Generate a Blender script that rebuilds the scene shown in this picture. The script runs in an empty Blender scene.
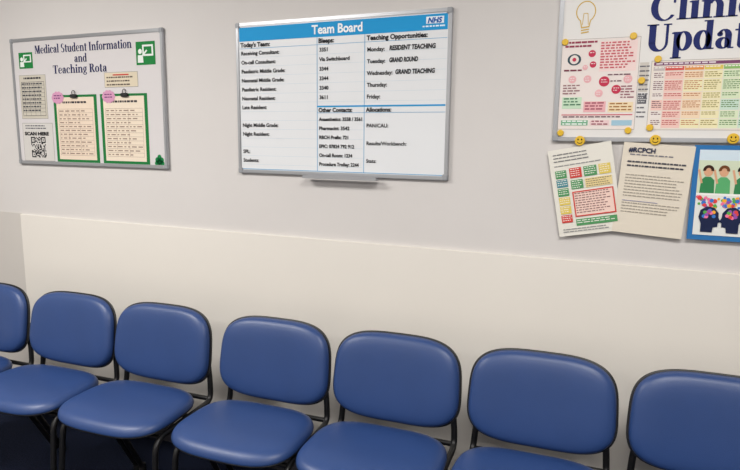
import bpy, bmesh, math, random
from mathutils import Vector, Matrix
random.seed(4)
sc=bpy.context.scene
sc.view_settings.view_transform='Standard'
sc.view_settings.look='None'
COL=bpy.context.collection

def lin(c):
    return tuple(((x/255)/12.92 if x/255<=.04045 else ((x/255+.055)/1.055)**2.4) for x in c)
MATS={}
def mat(name,rgb,rough=.6,metal=0,noise=0,nscale=20,bump=0,bscale=300,spec=.5,coat=0):
    if name in MATS: return MATS[name]
    m=bpy.data.materials.new(name); m.use_nodes=True
    nt=m.node_tree; b=nt.nodes['Principled BSDF']
    c=lin(rgb)
    b.inputs['Base Color'].default_value=(*c,1)
    b.inputs['Roughness'].default_value=rough
    b.inputs['Metallic'].default_value=metal
    b.inputs['Specular IOR Level'].default_value=spec
    b.inputs['Coat Weight'].default_value=coat
    b.inputs['Coat Roughness'].default_value=.35
    tc=nt.nodes.new('ShaderNodeTexCoord')
    if noise:
        n=nt.nodes.new('ShaderNodeTexNoise'); n.inputs['Scale'].default_value=nscale; n.inputs['Detail'].default_value=5
        r=nt.nodes.new('ShaderNodeValToRGB')
        r.color_ramp.elements[0].position=.3; r.color_ramp.elements[1].position=.7
        r.color_ramp.elements[0].color=(*[x*(1-noise) for x in c],1)
        r.color_ramp.elements[1].color=(*[min(1,x*(1+noise)) for x in c],1)
        nt.links.new(tc.outputs['Object'],n.inputs['Vector'])
        nt.links.new(n.outputs['Fac'],r.inputs['Fac']); nt.links.new(r.outputs['Color'],b.inputs['Base Color'])
    if bump:
        n=nt.nodes.new('ShaderNodeTexNoise'); n.inputs['Scale'].default_value=bscale; n.inputs['Detail'].default_value=3
        bp=nt.nodes.new('ShaderNodeBump'); bp.inputs['Strength'].default_value=bump; bp.inputs['Distance'].default_value=.002
        nt.links.new(tc.outputs['Object'],n.inputs['Vector'])
        nt.links.new(n.outputs['Fac'],bp.inputs['Height']); nt.links.new(bp.outputs['Normal'],b.inputs['Normal'])
    MATS[name]=m; return m
def ink(rgb,rough=.65):
    return mat('print_%02x%02x%02x'%rgb,rgb,rough,spec=.2)

def link(o,parent=None):
    COL.objects.link(o)
    if parent: o.parent=parent
    return o
def empty(name,loc=(0,0,0),rot=(0,0,0),parent=None):
    e=bpy.data.objects.new(name,None); e.empty_display_size=.1
    e.location=loc; e.rotation_euler=rot
    return link(e,parent)
def box(name,lo,hi,m,parent=None,bevel=0):
    me=bpy.data.meshes.new(name); bm=bmesh.new()
    bmesh.ops.create_cube(bm,size=1)
    for v in bm.verts:
        v.co=Vector([(lo[i]+hi[i])/2+v.co[i]*(hi[i]-lo[i]) for i in range(3)])
    if bevel: bmesh.ops.bevel(bm,geom=bm.edges[:],offset=bevel,segments=2,affect='EDGES')
    bm.to_mesh(me); bm.free(); me.materials.append(m)
    return link(bpy.data.objects.new(name,me),parent)

# ------------------------------------------------------------ flat print work
class Flat:
    """printed / paper artwork, x right, z up, stacked in thin layers towards -y"""
    def __init__(s,name,parent,y0=0): s.n=name;s.p=parent;s.y0=y0;s.v=[];s.f=[];s.mi=[];s.ms=[]
    def _m(s,rgb):
        m=ink(tuple(rgb))
        if m not in s.ms: s.ms.append(m)
        return s.ms.index(m)
    def poly(s,pts,rgb,L=1):
        b=len(s.v); y=s.y0-L*.0005
        s.v+=[(p[0],y,p[1]) for p in pts]; s.f.append(list(range(b,b+len(pts)))); s.mi.append(s._m(rgb))
    def rect(s,x0,z0,x1,z1,rgb,L=1): s.poly([(x0,z0),(x1,z0),(x1,z1),(x0,z1)],rgb,L)
    def disc(s,cx,cz,rx,rgb,L=1,rz=None,n=24):
        rz=rz or rx
        s.poly([(cx+rx*math.cos(2*math.pi*i/n),cz+rz*math.sin(2*math.pi*i/n)) for i in range(n)],rgb,L)
    def line(s,a,b,w,rgb,L=1):
        dx,dz=b[0]-a[0],b[1]-a[1]; l=math.hypot(dx,dz) or 1; nx,nz=-dz/l*w/2,dx/l*w/2
        s.poly([(a[0]+nx,a[1]+nz),(a[0]-nx,a[1]-nz),(b[0]-nx,b[1]-nz),(b[0]+nx,b[1]+nz)],rgb,L)
    def frame(s,x0,z0,x1,z1,w,rgb,L=1):
        s.rect(x0,z0,x1,z0+w,rgb,L);s.rect(x0,z1-w,x1,z1,rgb,L);s.rect(x0,z0+w,x0+w,z1-w,rgb,L);s.rect(x1-w,z0+w,x1,z1-w,rgb,L)
    def ring(s,cx,cz,rx,rz,tl,tr,tt,a0,a1,rgb,L=1,n=20):
        irx=(2*rx-tl-tr)/2; icx=cx+(tl-tr)/2; irz=rz-tt
        pr=None
        for i in range(n+1):
            a=math.radians(a0+(a1-a0)*i/n); c,q=math.cos(a),math.sin(a)
            cur=((cx+rx*c,cz+rz*q),(icx+irx*c,cz+irz*q))
            if pr: s.poly([pr[0],cur[0],cur[1],pr[1]],rgb,L)
            pr=cur
    def words(s,x0,z0,x1,z1,pitch,h,rgb,L=2,fill=.95,wmin=.006,wmax=.02,gap=.0035):
        z=z1-h; fill=min(fill,1.0)
        while z>=z0-1e-6:
            x=x0; end=x0+(x1-x0)*random.uniform(fill-.25,fill)
            while x<end:
                w=min(random.uniform(wmin,wmax),x1-x)
                if w<.001: break
                s.rect(x,z,x+w,z+h,rgb,L)
                x+=w+gap
            z-=pitch
    def done(s):
        me=bpy.data.meshes.new(s.n); me.from_pydata(s.v,[],s.f)
        for m in s.ms: me.materials.append(m)
        for p,i in zip(me.polygons,s.mi): p.material_index=i
        me.update()
        return link(bpy.data.objects.new(s.n,me),s.p)

def text(body,x,z,size,rgb,parent,y,width=None,bold=0,align='LEFT',shear=0,name=None,sx=1.0):
    cu=bpy.data.curves.new('text_'+body[:12],'FONT'); cu.body=body; cu.size=size; cu.align_x=align
    cu.offset=bold; cu.shear=shear; cu.resolution_u=3
    cu.materials.append(ink(tuple(rgb)))
    o=bpy.data.objects.new(name or 'text_line',cu); link(o,parent)
    o.location=(x,y,z); o.rotation_euler=(math.pi/2,0,0)
    o.scale.x=sx
    if width:
        o.scale.x=1
        bpy.context.view_layer.update()
        w=o.dimensions.x
        if w>0: o.scale.x=width/w
    return o

# heavy high-contrast serif lettering, cap height = 1
def glyph(F,ch,ox,oz,S,rgb,L):
    R=lambda a,b,c,d:F.rect(ox+a*S,oz+b*S,ox+c*S,oz+d*S,rgb,L)
    G=lambda cx,cz,rx,rz,tl,tr,tt,a0=0,a1=360:F.ring(ox+cx*S,oz+cz*S,rx*S,rz*S,tl*S,tr*S,tt*S,a0,a1,rgb,L)
    D=lambda cx,cz,r:F.disc(ox+cx*S,oz+cz*S,r*S,rgb,L)
    P=lambda pts:F.poly([(ox+a*S,oz+b*S) for a,b in pts],rgb,L)
    def stem(x,b,t,foot=True,head=True):
        R(x,b,x+.19,t)
        if foot: R(x-.08,b,x+.27,b+.05)
        if head: P([(x-.08,t-.06),(x,t-.08),(x,t),(x-.08,t-.03)])
    if ch=='C': G(.44,.5,.44,.52,.21,.12,.05,38,322);R(.76,.64,.8,1);return .88
    if ch=='l': stem(.08,0,1.05);return .37
    if ch=='i': stem(.08,0,.68);D(.175,.9,.115);return .37
    if ch in 'nmh':
        stem(.08,0,1.05 if ch=='h' else .68);G(.45,.42,.24,.28,.1,.19,.08,0,150);R(.5,0,.69,.43);R(.43,0,.76,.05)
        if ch=='m': G(.87,.42,.24,.28,.1,.19,.08,0,150);R(.92,0,1.11,.43);R(.85,0,1.18,.05);return 1.2
        return .79
    if ch=='u': R(.06,.25,.25,.68);R(-.02,.63,.2,.68);G(.33,.26,.27,.28,.19,.1,.08,180,330);R(.46,0,.65,.68);R(.38,.63,.5,.68);R(.6,0,.74,.05);return .77
    if ch=='r': stem(.08,0,.68);G(.42,.42,.2,.26,.1,.1,.1,50,160);D(.5,.58,.09);return .6
    if ch=='c': G(.3,.34,.3,.36,.18,.1,.05,48,318);D(.48,.53,.09);return .6
    if ch=='e': G(.3,.34,.3,.36,.18,.12,.05,0,322);R(.14,.33,.57,.38);return .63
    if ch=='o': G(.31,.34,.31,.36,.18,.18,.05);return .66
    if ch=='U': R(.06,.3,.28,1);R(.68,.3,.74,1);G(.4,.32,.34,.34,.22,.06,.07,180,360);R(-.03,.95,.37,1);R(.58,.95,.84,1);return .88
    if ch=='p': stem(.08,-.3,.68);G(.42,.34,.29,.36,.14,.19,.05);return .76
    if ch=='d': R(.44,0,.63,1.05);R(.35,1.0,.5,1.05);R(.5,0,.71,.05);G(.3,.34,.29,.36,.19,.14,.05);return .75
    if ch=='a': R(.34,.04,.53,.48);G(.3,.46,.23,.24,.1,.19,.05,0,165);D(.14,.52,.08);G(.25,.2,.23,.21,.17,.09,.05);R(.45,0,.62,.05);return .65
    if ch=='t': R(.1,.12,.29,.88);R(0,.62,.42,.68);G(.27,.14,.17,.15,.19,.03,.06,180,330);return .46
    if ch=='s': G(.24,.51,.2,.19,.13,.1,.06,30,270);G(.24,.18,.22,.19,.1,.14,.06,-150,95);return .5
    if ch=='f': R(.1,0,.29,.85);R(0,.62,.42,.68);R(.02,0,.37,.05);G(.3,.83,.2,.22,.19,.08,.06,20,180);return .44
    if ch=='g': G(.28,.42,.24,.27,.15,.15,.05);G(.28,-.1,.28,.18,.12,.12,.06);R(.4,.6,.58,.68);R(.1,.05,.3,.16);return .62
    if ch=='M': R(.08,0,.14,1);R(.72,0,.94,1);P([(.06,1),(.3,1),(.6,.1),(.48,.0)]);P([(.48,0),(.56,0),(.8,1),(.72,1)]);R(0,0,.24,.05);R(.62,0,1.02,.05);R(0,.95,.2,1);R(.74,.95,1.02,1);return 1.08
    if ch=='S': G(.33,.74,.28,.28,.18,.12,.06,40,270);G(.33,.25,.3,.27,.12,.19,.06,-150,95);return .7
    if ch=='I': R(.08,0,.3,1);R(0,0,.38,.05);R(0,.95,.38,1);return .44
    if ch=='T': R(.28,0,.5,1);R(.18,0,.6,.05);R(0,.94,.78,1);R(0,.74,.05,1);R(.73,.74,.78,1);return .82
    if ch=='R': R(.08,0,.3,1);R(0,0,.38,.05);R(0,.95,.4,1);G(.38,.74,.3,.26,.1,.2,.06,-90,90);P([(.34,.5),(.5,.5),(.85,0),(.6,0)]);return .86
    return .32
def serif(F,s,x,z,cap,rgb,L,width=None,center=False,track=.02,heavy=0):
    D=Flat('tmp',None); w=0
    for c in s: w+=glyph(D,c,0,0,1,rgb,1)+track
    S=cap; k=(width/(w*S)) if width else 1
    if center: x-=w*S*k/2
    for dx in ([0] if not heavy else [-heavy,0,heavy]):
        ox=x+dx*S
        for c in s:
            b=len(F.v); adv=glyph(F,c,0,z,S,rgb,L+dx*2)
            F.v[b:]=[(ox+v[0]*k,v[1],v[2]) for v in F.v[b:]]
            ox+=(adv+track)*S*k

# ------------------------------------------------------------ room shell
m_up=mat('wall_paint_upper',(209,205,202),.75,noise=.012,nscale=3,bump=.12,bscale=120)
m_lo=mat('wall_paint_lower',(226,221,213),.5,noise=.012,nscale=2,bump=.08,bscale=120,coat=.1)
m_lo_shade=mat('wall_lower_return_shaded',(200,195,189),.6,noise=.012,nscale=2,bump=.1,bscale=120)  # lower wall colour darkened: the left panel's shading is put into the paint
m_other=mat('wall_paint_room',(212,208,203),.8,noise=.01,nscale=3)
m_ceil=mat('ceiling_tile',(218,217,214),.9,noise=.04,nscale=60,bump=.2,bscale=80)
m_carpet=mat('carpet_navy',(24,30,48),.95,noise=.45,nscale=160,bump=.8,bscale=220,spec=.1)
X0,X1,Y0,ZC=-4.6,3.2,-4.6,2.6
box('floor',(X0-.1,Y0-.1,-.1),(X1+.1,.1,0),m_carpet)
box('ceiling',(X0-.1,Y0-.1,ZC),(X1+.1,.1,ZC+.1),m_ceil)
box('wall_back',(X0-.1,0,0),(X1+.1,.1,ZC),m_up)
box('wall_left',(X0-.1,Y0,0),(X0,0,ZC),m_other)
box('wall_right',(X1,Y0,0),(X1+.1,0,ZC),m_other)
box('wall_front',(X0-.1,Y0-.1,0),(X1+.1,Y0,ZC),m_other)
box('trim_1',(-2.85,-.010,0),(X1,0,1.045),m_lo,bevel=.001)
box('trim_2',(X0,-.004,0),(-2.85,0,1.05),m_lo_shade,bevel=.001)
box('baseboard_back',(-2.85,-.022,0),(X1,-.010,.1),mat('skirting',(60,60,66),.5),bevel=.003)

# ceiling light panels
def panel(x,y,e):
    p=empty('ceiling_light_panel',(x,y,ZC))
    me_=mat('panel_frame',(235,235,235),.4)
    box('panel_frame',(-.61,-.31,-.02),(.61,.31,0),me_,p,.004)
    em=bpy.data.materials.get('panel_diffuser')
    if not em:
        em=bpy.data.materials.new('panel_diffuser'); em.use_nodes=True
        b=em.node_tree.nodes['Principled BSDF']
        b.inputs['Emission Color'].default_value=(1,.97,.93,1); b.inputs['Emission Strength'].default_value=3
    box('panel_diffuser',(-.58,-.28,-.025),(.58,.28,-.0205),em,p)
    l=bpy.data.lights.new('panel_lamp','AREA'); l.shape='RECTANGLE'; l.size=1.16; l.size_y=.56; l.energy=e; l.color=(1,.968,.93)
    o=bpy.data.objects.new('panel_lamp',l); link(o,p); o.location=(0,0,-.03)
panel(.3,-1.7,44); panel(-2.4,-1.7,60); panel(.3,-3.6,34); panel(-2.6,-3.6,36)

# ------------------------------------------------------------ boards
m_alu=mat('aluminium_frame',(176,178,182),.35,metal=.7)
m_plas=mat('frame_corner_plastic',(150,152,156),.5)
def board(name,x0,z0,W,H,surf,fw=.014,d=.016):
    p=empty(name,(x0,0,z0))
    box('board_surface',(.004,-d+.004,.004),(W-.004,-.0005,H-.004),surf,p)
    box('frame_bottom',(0,-d,0),(W,-.0005,fw),m_alu,p,.002); box('frame_top',(0,-d,H-fw),(W,-.0005,H),m_alu,p,.002)
    box('frame_left',(0,-d,fw),(fw,-.0005,H-fw),m_alu,p,.002); box('frame_right',(W-fw,-d,fw),(W,-.0005,H-fw),m_alu,p,.002)
    for i,(a,b) in enumerate([(0,0),(W-.02,0),(0,H-.02),(W-.02,H-.02)]):
        box('corner_%d'%(i+1),(a-.001,-d-.0015,b-.001),(a+.021,-.0008,b+.021),m_plas,p,.003)
    return p,-d+.004

m_white=mat('whiteboard_print',(224,226,228),.35,spec=.4)
m_lboard=mat('noticeboard_surface',(208,204,204),.45)
NAVY=(30,36,84); BLK=(18,18,24); 

# --- team board
W,H=.9,.598
tb,y=board('team_whiteboard',-1.5,1.3,W,H,m_white)
F=Flat('printed_table',tb,y)
BL=(34,152,212)
F.rect(.016,H-.072,W-.016,H-.018,BL)
c1,c2=.370,.569
lc=(90,160,205)
for x in(c1,c2): F.rect(x-.0012,.016,x+.0012,H-.072,lc)
F.rect(.016,H-.1008,W-.016,H-.0992,lc)
rows=[H-.1-.0355*i for i in range(1,14)]
for i,z in enumerate(rows): 
    F.rect(.016,z-.0004,c1,z+.0004,(190,208,220))
    if i not in(6,): F.rect(c1,z-.0004,W-.016 if i<6 else c2,z+.0004,(190,208,220))
F.rect(c1,H-.334,W-.016,H-.328,BL,2)
F.rect(c1,H-.356,W-.016,H-.3545,lc,2)
F.rect(.016,.016,W-.016,.0185,lc,2)
F.rect(W-.095,H-.050,W-.03,H-.026,(235,242,248),2)
F.words(W-.108,H-.066,W-.024,H-.056,.01,.005,(225,240,250),2,1.2)
F.done()
ty=y-.0018
text('NHS',W-.090,H-.0475,.025,(10,90,170),tb,ty-.0006,.054,.001,shear=.25)
text('Team Board',W*.505,H-.060,.046,(245,250,252),tb,ty,.212,.0013,'CENTER')
TL=["Receiving Consultant:","On-call Consultant:","Paediatric Middle Grade:","Neonatal Middle Grade:","Paediatric Resident:","Neonatal Resident:","Late Resident:","","Night Middle Grade:","Night Resident:","","SPL:","Students:"]
zs=[H-.1-.0355*(i+1)+.010 for i in range(13)]
text("Today's Team:",.022,H-.094,.0235,BLK,tb,ty,None,.0008)
for t,z in zip(TL,zs):
    if t: text(t,.024,z,.0205,BLK,tb,ty,None,.0005)
text('Bleeps:',c1+.006,H-.094,.0235,BLK,tb,ty,None,.0008)
for t,z in zip(["3351","Via Switchboard","3344","3344","3340","3611"],zs): text(t,c1+.01,z,.0195,BLK,tb,ty,None,.0006)
text('Teaching Opportunities:',c2+.008,H-.094,.0235,BLK,tb,ty,.235,.0008)
for i,t in enumerate(["Monday:","Tuesday:","Wednesday:","Thursday:","Friday:"]): text(t,c2+.01,H-.134-.0425*i,.0205,BLK,tb,ty,None,.0005)
for i,(t,dx) in enumerate([("RESIDENT TEACHING",.098),("GRAND ROUND",.098),("GRAND TEACHING",.122)]):
    text(t,c2+dx,H-.133-.0425*i,.0225,(20,20,26),tb,ty,[.175,.11,.15][i],.0009,shear=.12)
text('Other Contacts:',c1+.006,H-.352,.0215,BLK,tb,ty,None,.0008)
text('Allocations:',c2+.008,H-.352,.0215,BLK,tb,ty,None,.0008)
for i,(t,w_) in enumerate([("Anaesthetics: 3558 / 3561",.184),("Pharmacist: 3542",.13),("RBCH Prefix: 721",.125),("EPIC: 07824 792 912",.15),("On-call Room: 1234",.143),("Procedure Trolley: 2244",.17)]):
    text(t,c1+.008,H-.386-.0345*i,.0185,BLK,tb,ty,w_,.0006)
for i,t in enumerate(["PAN/CAU:","Results/Workbench:","Stats:"]): text(t,c2+.01,H-.41-.066*i,.0195,BLK,tb,ty,None,.0004)
box('pen_tray',(.32,-.046,-.010),(.635,-.0165,-.003),m_alu,tb,.002)
box('pen_tray_lip',(.32,-.048,-.010),(.635,-.0445,.002),m_alu,tb,.0012)

# --- left noticeboard
W,H=.944,.6
lb,y=board('medical_student_noticeboard',-2.818,1.304,W,H,m_lboard,.016)
F=Flat('pinned_prints',lb,y)
q=lambda v:H*(1-v)
s_=lambda v:W*v
serif(F,'Medical Student Information',W*.495,q(.125),.038,NAVY,1,W*.64,True,heavy=.015)
serif(F,'and',W*.487,q(.205),.037,NAVY,1,W*.085,True,heavy=.015)
serif(F,'Teaching Rota',W*.475,q(.285),.038,NAVY,1,W*.36,True,heavy=.015)
GR=(28,124,60)
def icon(a,b,c,d):
    F.rect(a,c,b,d,GR,1); w=b-a;h=d-c
    F.rect(a+w*.34,c+h*.38,b-w*.10,d-h*.14,(225,232,226),2)
    F.rect(a+w*.42,c+h*.46,b-w*.18,d-h*.22,GR,2.5)
    F.disc(a+w*.22,c+h*.58,w*.10,(225,232,226),3); F.poly([(a+w*.08,c+h*.1),(a+w*.38,c+h*.1),(a+w*.36,c+h*.42),(a+w*.1,c+h*.42)],(225,232,226),3)
    F.line((a+w*.3,c+h*.36),(a+w*.58,c+h*.62),w*.07,(225,232,226),4)
icon(s_(.055),s_(.155),q(.235),q(.11)); icon(s_(.838),s_(.952),q(.25),q(.085))
def sheet(x0,x1,za,zb,rgb,L=1): F.rect(x0-.002,za-.002,x1+.002,zb+.002,(150,146,142),L); F.rect(x0,za,x1,zb,rgb,L+.5)
x0,x1=s_(.048),s_(.235); sheet(x0,x1,q(.63),q(.29),(196,190,176))
F.frame(x0+.01,q(.61),x1-.01,q(.34),.002,(90,90,90),2)
for i in range(9): F.rect(x0+.01,q(.37+.03*i),x1-.01,q(.37+.03*i)+.0015,(95,95,95),2)
for i in range(4): F.rect(x0+.03+.033*i,q(.61),x0+.0315+.033*i,q(.34),(95,95,95),2)
F.words(x0+.014,q(.6),x1-.014,q(.35),.018,.007,(80,80,86),3)
F.words(x0+.03,q(.33),x1-.03,q(.305),.03,.008,(50,50,60),3)
x0,x1=s_(.635),s_(.84); sheet(x0,x1,q(.40),q(.295),(212,200,176)); F.words(x0+.012,q(.39),x1-.012,q(.325),.016,.006,(100,90,82),3); F.rect(x0+.05,q(.317),x1-.05,q(.308),(190,60,50),3)
x0,x1=s_(.045),s_(.262); sheet(x0,x1,q(.97),q(.67),(204,201,196))
F.words(x0+.02,q(.72),x1-.02,q(.685),.012,.005,(90,90,100),3)
n=17; qs=.1; qx=x0+.052; qz=q(.945)
for i in range(n):
    for j in range(n):
        e=(i<5 and j<5)or(i<5 and j>n-6)or(i>n-6 and j>n-6)
        if e:
            ii=i if i<5 else i-(n-5); jj=j if j<5 else j-(n-5)
            on=ii in(0,4) or jj in(0,4) or(ii==2 and jj==2)
        else: on=random.random()<.5
        if on: F.rect(qx+qs*i/n,qz+qs*j/n,qx+qs*(i+1)/n,qz+qs*(j+1)/n,(35,35,38),3)
def clip(x0,x1,rgb):
    F.rect(x0,q(.98),x1,q(.45),(28,116,58),1)
    F.rect(x0+.018,q(.953),x1-.018,q(.468),rgb,2)
    F.words(x0+.06,q(.53),x1-.03,q(.50),.018,.009,(60,55,60),3)
    a,b=x0+.03,x1-.03
    for i in range(13): F.rect(a,q(.56+.03*i),b,q(.56+.03*i)+.0012,(160,138,124),3)
    for f in(0,.28,.62,1): F.rect(a+(b-a)*f-.0006,q(.92),a+(b-a)*f+.0006,q(.56),(160,138,124),3)
    F.words(a+.005,q(.91),b-.006,q(.57),.018,.005,(150,128,116),4,.9,.008,.03,.01)
clip(s_(.282),s_(.575),(226,208,188)); clip(s_(.598),s_(.892),(228,214,194))
# pink scalloped labels
for cx in(s_(.315),s_(.655)):
    cz=q(.470)
    for k in range(10):
        a=2*math.pi*k/10; F.disc(cx+.028*math.cos(a),cz+.018*math.sin(a),.012,(206,150,180),5+k*.03,n=12)
    F.disc(cx,cz,.03,(206,150,180),5.5,.02)
    F.words(cx-.024,cz-.012,cx+.024,cz+.012,.012,.005,(110,60,110),6)
# green shamrock / tree magnet
cx,cz=s_(.95),q(.958)
for a,b,r in((0,.026,.011),(-.012,.013,.012),(.012,.013,.012),(-.016,-.002,.011),(.016,-.002,.011),(0,.003,.013)): F.disc(cx+a,cz+b,r,(24,130,70),2)
F.rect(cx-.004,cz-.022,cx+.004,cz,(24,110,60),2)
F.done()
text('SCAN HERE',s_(.06),q(.765),.022,BLK,lb,y-.003,.165,.001)
m_clip=mat('bulldog_clip_black',(30,30,32),.35)
for i,cx in enumerate((s_(.43),s_(.76))):
    box('clip_%d'%(i+1),(cx-.022,y-.012,q(.475)),(cx+.022,y-.003,q(.447)),m_clip,lb,.003)
    bpy.ops.mesh.primitive_torus_add(major_radius=.010,minor_radius=.0015,major_segments=20,minor_segments=6,location=(0,0,0),rotation=(math.pi/2,0,0))
    o=bpy.context.object; o.name='clip_wire_%d'%(i+1); o.parent=lb; o.location=(cx,y-.007,q(.435)); o.data.materials.append(m_clip)

# --- right board (top and right side run out of the photo)
W,H=1.2,.6
RX,RZ=-.243,1.445
rb,y=board('clinical_updates_noticeboard',RX,RZ,W,H,mat('noticeboard_white',(224,222,219),.4))
F=Flat('board_prints',rb,y)
NB=(34,44,104)
serif(F,'Clinical',.028-RX,1.812-RZ,.078,NB,2,.37,heavy=.02)
serif(F,'Updates',.024-RX,1.722-RZ,.080,NB,2,.36,heavy=.02)
bx,bz=-.162-RX,1.853-RZ; Y=(206,170,60)
F.ring(bx,bz,.030,.033,.003,.003,.003,-60,240,Y,1,30)
F.line((bx-.015,bz-.028),(bx-.011,bz-.048),.003,Y);F.line((bx+.015,bz-.028),(bx+.011,bz-.048),.003,Y)
for k in range(3): F.line((bx-.012,bz-.049-.008*k),(bx+.012,bz-.046-.008*k),.0035,Y,2)
F.line((bx-.009,bz-.04),(bx-.006,bz-.005),.002,Y);F.line((bx+.009,bz-.04),(bx+.006,bz-.005),.002,Y);F.line((bx-.006,bz-.005),(bx+.006,bz-.005),.002,Y)
# poster 1 (pink infographic)
a0,a1,b0,b1=-.228-RX,.004-RX,1.485-RZ,1.768-RZ
F.rect(a0-.0015,b0-.0015,a1+.0015,b1+.0015,(170,164,160),1); F.rect(a0,b0,a1,b1,(232,222,217),1.5)
w=a1-a0;h=b1-b0
P=lambda u,v:(a0+w*u,b1-h*v)
def R1(u0,v0,u1,v1,rgb,L=2): F.rect(a0+w*u0,b1-h*v1,a0+w*u1,b1-h*v0,rgb,L)
def W1(u0,v0,u1,v1,pitch,hh,rgb,L=4,**k): F.words(a0+w*u0,b1-h*v1,a0+w*u1,b1-h*v0,pitch,hh,rgb,L,**k)
PK=(196,56,84);PL=(230,176,180)
W1(.04,.02,.46,.09,.012,.006,(150,60,84),3,gap=.002)
R1(.5,.03,.97,.36,(238,214,210));
W1(.51,.04,.96,.35,.0085,.0045,(196,90,100),3,wmin=.005,wmax=.014,gap=.004)
F.disc(*P(.17,.22),.021,(60,80,90),3,.018);F.disc(*P(.17,.22),.014,(230,220,214),4);F.disc(*P(.17,.22),.006,PK,5)
for (u,v,r,c) in((.40,.16,.011,PK),(.42,.28,.010,PK),(.58,.47,.016,PK),(.36,.44,.012,PL),(.74,.56,.014,PK),(.88,.45,.013,PL),(.52,.60,.012,PL),(.16,.44,.012,PL),(.32,.31,.008,PL)):
    F.disc(*P(u,v),r,c,3); F.words(P(u,v)[0]-r*.6,P(u,v)[1]-r*.4,P(u,v)[0]+r*.6,P(u,v)[1]+r*.4,.007,.0025,(240,226,226),5,wmin=.003,wmax=.007,gap=.002)
W1(.62,.39,.97,.43,.009,.004,(120,90,100));W1(.04,.33,.3,.37,.009,.005,(120,50,70))
W1(.04,.5,.27,.62,.0085,.004,(150,110,115));W1(.66,.46,.8,.5,.009,.004,(120,90,100));W1(.8,.52,.97,.66,.0085,.004,(150,100,110))
R1(.04,.64,.3,.77,(196,222,194),3);R1(.33,.69,.62,.81,PL,3);R1(.65,.70,.97,.81,(238,218,180),3)
W1(.35,.7,.6,.81,.0095,.004,(160,70,90));W1(.06,.65,.29,.76,.0095,.004,(60,110,80));W1(.67,.71,.95,.81,.0095,.004,(160,110,60))
R1(.04,.835,.97,.845,PK,3);R1(.04,.9,.4,.96,(120,176,140),3);R1(.43,.9,.68,.96,(232,204,204),3);R1(.71,.9,.97,.96,(160,196,214),3)
W1(.06,.855,.95,.89,.009,.004,(120,90,100));W1(.06,.905,.38,.955,.009,.004,(240,244,240));W1(.45,.905,.66,.955,.009,.004,(150,80,90))
# QR slip and notes between the posters
F.rect(.008-RX,1.60-RZ,.034-RX,1.69-RZ,(204,198,190),1)
F.words(.008-RX,1.51-RZ,.036-RX,1.68-RZ,.014,.004,(110,110,116),3,gap=.002)
F.rect(.008-RX,1.565-RZ,.034-RX,1.592-RZ,(90,90,96),2)
F.words(.010-RX,1.567-RZ,.032-RX,1.590-RZ,.006,.003,(214,214,214),4,wmin=.002,wmax=.005,gap=.002)
# poster 2 (guideline table)
a0,a1,b0,b1=.042-RX,.339-RX,1.484-RZ,1.692-RZ
F.rect(a0-.0015,b0-.0015,a1+.0015,b1+.0015,(170,164,160),1); F.rect(a0,b0,a1,b1,(230,222,212),1.5); w=a1-a0;h=b1-b0
R1(.02,.02,.98,.065,(126,74,110)); W1(.04,.03,.6,.06,.006,.004,(230,220,226),3)
us=[.02,.13,.31,.49,.66,.83,.98]
hd=[(196,186,184),(214,90,84),(226,150,80),(222,200,96),(144,188,110),(104,164,126)]
cl=[(232,224,218),(238,200,190),(240,216,186),(238,230,188),(218,230,198),(202,224,208)]
tx=[(120,80,90),(190,84,84),(190,124,80),(160,146,80),(100,140,80),(80,130,104)]
vs=[.15,.27,.45,.56,.72,.84,.98]
for k in range(6):
    R1(us[k],.08,us[k+1]-.005,.14,hd[k],2)
    W1(us[k]+.01,.09,us[k+1]-.015,.13,.006,.003,(240,236,230),3,wmin=.004,wmax=.01,gap=.002)
    for r in range(6):
        c=cl[k] if (r*k+r)%4!=3 else cl[(k+1)%6]
        R1(us[k],vs[r]+.005,us[k+1]-.005,vs[r+1]-.004,c,2)
        W1(us[k]+.008,vs[r]+.02,us[k+1]-.012,vs[r+1]-.012-random.uniform(0,.03),.0058,.0024,tx[k],3,fill=.98,wmin=.004,wmax=.012,gap=.002)
F.done()
m_pin=mat('yellow_smiley_magnet',(222,180,36),.4)
def disc3(name,x,z,r,yy,parent,d=.006,face=False):
    bpy.ops.mesh.primitive_cylinder_add(vertices=28,radius=r,depth=d)
    o=bpy.context.object; o.name=name; o.parent=parent; o.rotation_euler=(math.pi/2,0,0); o.location=(x,yy-d/2,z)
    o.data.materials.append(m_pin)
    b=o.modifiers.new('b','BEVEL'); b.width=.002; b.segments=2
    if face:
        G=Flat(name+'_face',parent,yy-d-.0002); dk=(60,44,10)
        G.disc(x-r*.35,z+r*.25,r*.13,dk,1,r*.2);G.disc(x+r*.35,z+r*.25,r*.13,dk,1,r*.2)
        G.ring(x,z,r*.6,r*.6,r*.12,r*.12,r*.14,200,340,dk,1,12); G.done()
for i,(a,b) in enumerate([(-.22,1.762),(-.017,1.771),(-.218,1.472),(-.012,1.481),(.016,1.635),(.058,1.698),(.05,1.49)]):
    disc3('magnet_%d'%(i+1),a-RX,b-RZ,.0105,y-.001,rb)
for i,(a,b) in enumerate([(-.155,1.447),(.069,1.452),(.28,1.458)]):
    disc3('smiley_magnet_%d'%(i+1),a-RX,b-RZ,.016,-.0185,rb,.007,True)

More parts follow.
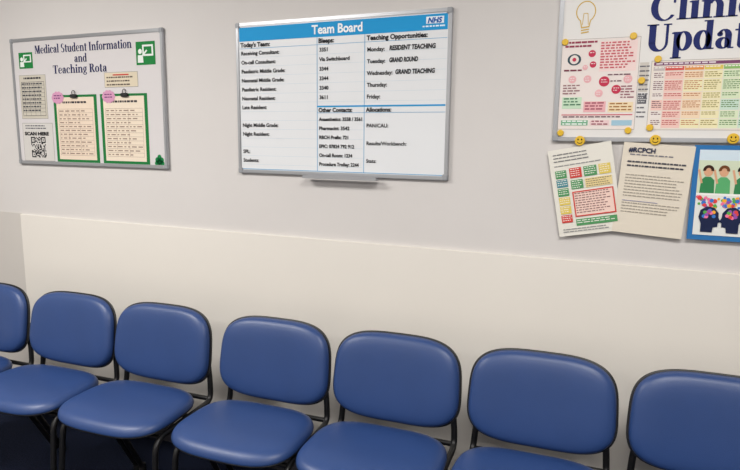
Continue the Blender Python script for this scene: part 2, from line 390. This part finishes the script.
def hanging(name,cx,cz,w,h,rot,col,yy=-.0175):
    p=empty(name,(cx,yy,cz),(0,rot,0))
    me=bpy.data.meshes.new('sheet'); vs=[];fs=[];n=12
    for j in range(n+1):
        for i in range(n+1):
            vs.append((-w/2+w*i/n,.0,-h/2+h*j/n))
    for j in range(n):
        for i in range(n):
            a=j*(n+1)+i; fs.append((a,a+1,a+n+2,a+n+1))
    me.from_pydata(vs,[],fs); me.materials.append(ink(col)); 
    o=link(bpy.data.objects.new('sheet',me),p)
    so=o.modifiers.new('s','SOLIDIFY'); so.thickness=.0006; so.offset=-1
    return p
# sheet 1 (flow chart)
p=hanging('flowchart_sheet',-.13,1.286,.2,.292,-math.radians(11),(226,223,213))
F=Flat('flowchart_print',p,-.001)
F.words(-.085,.095,.03,.13,.011,.0035,(130,130,130),2,gap=.002)
F.words(-.085,.082,.09,.092,.009,.003,(150,150,150),2,gap=.002)
gn=(84,150,96);rd=(206,70,64);yl=(220,196,96);bl=(80,140,150)
def bx_(x0,z0,x1,z1,c,tc=(240,238,230)):
    F.rect(x0,z0,x1,z1,c,2)
    F.words(x0+.003,z0+.002,x1-.003,z1-.003,.007,.0022,tc,3,1.0,.003,.008,.002)
for i,c in enumerate([gn,bl,gn,yl,yl,rd]): bx_(-.085,.049-.03*i,-.05,.075-.03*i,c)
bx_(-.04,.045,-.002,.078,rd); bx_(.005,.045,.045,.078,gn); bx_(.052,.045,.088,.078,yl)
bx_(-.04,.008,-.002,.038,gn); bx_(.005,.008,.088,.038,(226,206,150),(110,100,90))
F.rect(-.04,-.085,.088,-.0,(236,206,194),2); F.frame(-.04,-.085,.088,.0,.004,rd,3)
F.words(-.034,-.08,.082,-.006,.008,.003,(130,90,90),3,1,.004,.012,.003)
F.rect(-.04,-.115,.088,-.093,gn,2); F.words(-.037,-.113,.08,-.097,.007,.0025,(240,238,230),3)
F.words(-.085,-.135,.08,-.122,.008,.003,(150,150,150),3,gap=.002)
F.done()
# sheet 2 (letter)
p=hanging('guidance_letter_sheet',.073,1.294,.205,.29,math.radians(3.5),(222,213,197),-.0185)
F=Flat('letter_print',p,-.001)
F.words(-.08,.1,.06,.110,.012,.0035,(120,120,130),2)
F.words(-.085,.062,.085,.088,.0125,.005,(70,70,80),2,1.0,.004,.014,.002)
F.words(-.085,-.03,.085,.045,.0095,.0028,(160,152,140),2,1.0,.004,.014,.002)
F.words(-.085,-.085,.085,-.045,.0095,.0028,(160,152,140),2,1.0,.004,.014,.002)
F.rect(-.085,-.04,.02,-.0385,(110,110,160),2)
F.done()
text('#RCPCH',-.085,.116,.02,(50,55,80),p,-.003,.078,.0008)
# sheet 3 (blue bordered poster)
p=hanging('blue_bordered_poster',.286,1.292,.21,.292,0,(46,112,172),-.0175)
F=Flat('poster_print',p,-.001)
F.rect(-.09,.085,.09,.132,(206,222,232),1)
F.rect(-.09,.0,.09,.1,(206,216,190),2)
for cx,c,hair in((-.062,(52,130,80),(60,36,26)),(-.02,(90,170,110),(110,66,36)),(.03,(52,130,80),(30,26,26)),(.068,(60,120,170),(80,50,30))):
    F.poly([(cx-.02,.0),(cx+.02,.0),(cx+.018,.04),(cx+.008,.05),(cx-.008,.05),(cx-.018,.04)],c,3)
    F.disc(cx,.066,.0125,(214,164,130),4,.015); F.ring(cx,.07,.015,.016,.008,.008,.009,-10,190,hair,5)
    F.line((cx-.016,.03),(cx-.026,.072),.006,(214,164,130),4)
F.rect(-.09,-.006,.09,-.0,(240,240,236),3)
F.rect(-.09,-.13,.09,-.006,(224,226,222),2)
pal=[(220,70,70),(240,170,50),(90,170,80),(60,120,200),(150,80,170),(240,120,160)]
for k in range(70): F.disc(random.uniform(-.085,.085),random.uniform(-.042,-.012),random.uniform(.004,.007),random.choice(pal),3+k*.05,n=10)
def head(cx,fl):
    s=fl
    pts=[(-.02,-.12),(.012,-.12),(.014,-.104),(.026,-.102),(.026,-.09),(.033,-.086),(.027,-.074),(.026,-.06),(.014,-.044),(-.006,-.04),(-.024,-.052),(-.028,-.074),(-.02,-.094)]
    F.poly([(cx+s*a,b) for a,b in pts],(26,36,70),8)
    for k in range(14): F.disc(cx+random.uniform(-.014,.014),-.062+random.uniform(-.011,.011),.0055,random.choice(pal),9+k*.05,n=10)
head(-.05,1);head(.012,-1);head(.068,-1)
F.done()

# ------------------------------------------------------------ chairs
m_vinyl=mat('blue_vinyl',(38,64,114),.42,noise=.05,nscale=8,bump=.22,bscale=500,spec=.5,coat=.12)
m_shell=mat('black_plastic_shell',(20,20,22),.45)
m_tube=mat('black_tube',(16,16,18),.4,spec=.4)
def pad_mesh(name,w,h,t,m,n=4.5,taper=0,N=72,shape=None,back=.006):
    bm=bmesh.new(); rings=[]
    prof=[(.0,1.0),(.25,1.0),(.45,.99),(.62,.97),(.76,.92),(.86,.84),(.93,.72),(.97,.56),(.992,.36),(1.0,.16),(1.0,.05),(.99,0)]
    def pt(r,th,c):
        co,si=math.cos(th),math.sin(th)
        a=abs(co)**(2/n)*math.copysign(1,co)*w/2; b=abs(si)**(2/n)*math.copysign(1,si)*h/2
        k=1-taper*(b/(h/2))
        v=[a*k*r,b*r,c*t]
        return shape(v) if shape else v
    cen=bm.verts.new(pt(0,0,1))
    for r,c in prof[1:]:
        rings.append([bm.verts.new(pt(r,2*math.pi*i/N,c)) for i in range(N)])
    for i in range(N): bm.faces.new((cen,rings[0][i],rings[0][(i+1)%N]))
    for A,B in zip(rings,rings[1:]):
        for i in range(N): bm.faces.new((A[i],B[i],B[(i+1)%N],A[(i+1)%N]))
    bcen=bm.verts.new(pt(0,0,-back/t))
    br=[bm.verts.new(pt(.94,2*math.pi*i/N,-back/t)) for i in range(N)]
    A=rings[-1]
    for i in range(N):
        bm.faces.new((A[i],br[i],br[(i+1)%N],A[(i+1)%N])); bm.faces.new((bcen,br[(i+1)%N],br[i]))
    bmesh.ops.recalc_face_normals(bm,faces=bm.faces[:])
    me=bpy.data.meshes.new(name); bm.to_mesh(me); bm.free()
    for p in me.polygons: p.use_smooth=True
    me.materials.append(m); return me
LEAN=math.radians(9)
ZT,HB=.787,.299
def back_shape(off):
    def f(v):
        a,b,c=v
        y=-c-.35*a*a+off
        zb=b+HB/2
        return (a, y*math.cos(LEAN)+zb*math.sin(LEAN), (ZT-HB)+zb*math.cos(LEAN)-y*math.sin(LEAN))
    return f
SD=.35
def seat_shape(z0):
    def f(v):
        a,b,c=v
        fr=max(0,(-b-.05))/.13
        z=z0+c-.010*fr*fr+.10*a*a+.004*(b/.2)
        return (a-.008,-.012-SD/2+b,z)
    return f
me_back=pad_mesh('back_pad',.444,HB,.040,m_vinyl,3.5,.03,shape=back_shape(0))
me_bshell=pad_mesh('back_shell',.457,HB+.01,-.022,m_shell,3.5,.03,shape=back_shape(.001),back=-.001)
me_seat=pad_mesh('seat_pad',.456,SD,.040,m_vinyl,3.4,.03,shape=seat_shape(.444))
me_sshell=pad_mesh('seat_shell',.454,SD-.004,-.016,m_shell,3.4,.03,shape=seat_shape(.4435),back=-.001)
def tube(name,pts,r=.011):
    cu=bpy.data.curves.new(name,'CURVE'); cu.dimensions='3D'; cu.bevel_depth=r; cu.bevel_resolution=4; cu.use_fill_caps=True
    P=[Vector(p) for p in pts]; out=[P[0]]
    for i in range(1,len(P)-1):
        a,b,c=P[i-1],P[i],P[i+1]; rr=min(.05,(a-b).length*.45,(c-b).length*.45)
        p0=b+(a-b).normalized()*rr; p2=b+(c-b).normalized()*rr
        for k in range(7):
            t=k/6; out.append(p0*(1-t)**2+b*2*t*(1-t)+p2*t*t)
    out.append(P[-1])
    sp=cu.splines.new('POLY'); sp.points.add(len(out)-1)
    for q_,p in zip(sp.points,out): q_.co=(*p,1)
    cu.materials.append(m_tube); return cu
TX=.216
tubes=[]
for sx in(-1,1):
    x=sx*TX
    tubes.append(tube('frame_side',[(x,-.34,.012),(x*.96,-.30,.414),(x*.96,.022,.427),(x*.94,.028,.50),(x*.86,.038,.62)],.0105))
    tubes.append(tube('rear_leg',[(x,.10,.012),(x*.96,-.12,.417)]))
tubes.append(tube('cross_bar',[(-TX*.96,-.10,.412),(TX*.96,-.10,.412)],.009))
tubes.append(tube('cross_bar_rear',[(-TX*.96,.022,.432),(TX*.96,.022,.432)],.009))
tubes.append(tube('cross_bar_front',[(-TX*.96,-.27,.410),(TX*.96,-.27,.410)],.009))
foot_me=None
al=.0472
nudge=[0,0,-.016,.006,-.003,-.003,0]
for i in range(0,7):
    d_=(i-5)*.4784+nudge[i]
    cx=-.201+d_*math.cos(al); cy=-.279+d_*math.sin(al)
    p=empty('waiting_room_chair',(cx,cy,0),(0,0,al))
    for nm,me in(('back_pad',me_back),('back_shell',me_bshell),('seat_pad',me_seat),('seat_shell',me_sshell)):
        link(bpy.data.objects.new(nm,me),p)
    for cu in tubes: link(bpy.data.objects.new(cu.name.split('.')[0],cu),p)
    for k,(fx,fy) in enumerate([(-TX,-.34),(TX,-.34),(-TX,.10),(TX,.10)]):
        if foot_me is None:
            bm=bmesh.new(); bmesh.ops.create_cone(bm,cap_ends=True,segments=16,radius1=.016,radius2=.013,depth=.03)
            foot_me=bpy.data.meshes.new('foot'); bm.to_mesh(foot_me); bm.free(); foot_me.materials.append(m_shell)
        o=link(bpy.data.objects.new('foot_%d'%(k+1),foot_me),p); o.location=(fx,fy,.015)

# ------------------------------------------------------------ world + camera
w=bpy.data.worlds.new('world'); sc.world=w; w.use_nodes=True
w.node_tree.nodes['Background'].inputs[0].default_value=(.9,.92,1,1); w.node_tree.nodes['Background'].inputs[1].default_value=.05
yaw,pitch,roll=.4018,.1594,.0104
Fv=Vector((-math.sin(yaw)*math.cos(pitch),math.cos(yaw)*math.cos(pitch),-math.sin(pitch)))
R0=Vector((math.cos(yaw),math.sin(yaw),0)); U0=R0.cross(Fv)
c,s=math.cos(roll),math.sin(roll); Rv=R0*c+U0*s; Uv=U0*c-R0*s
M=Matrix(((Rv.x,Uv.x,-Fv.x,0),(Rv.y,Uv.y,-Fv.y,-2.1354),(Rv.z,Uv.z,-Fv.z,1.4495),(0,0,0,1)))
cam=bpy.data.cameras.new('camera'); cam.sensor_width=36; cam.sensor_fit='HORIZONTAL'; cam.lens=604.955/740*36
co=bpy.data.objects.new('camera',cam); link(co); co.matrix_world=M
sc.camera=co
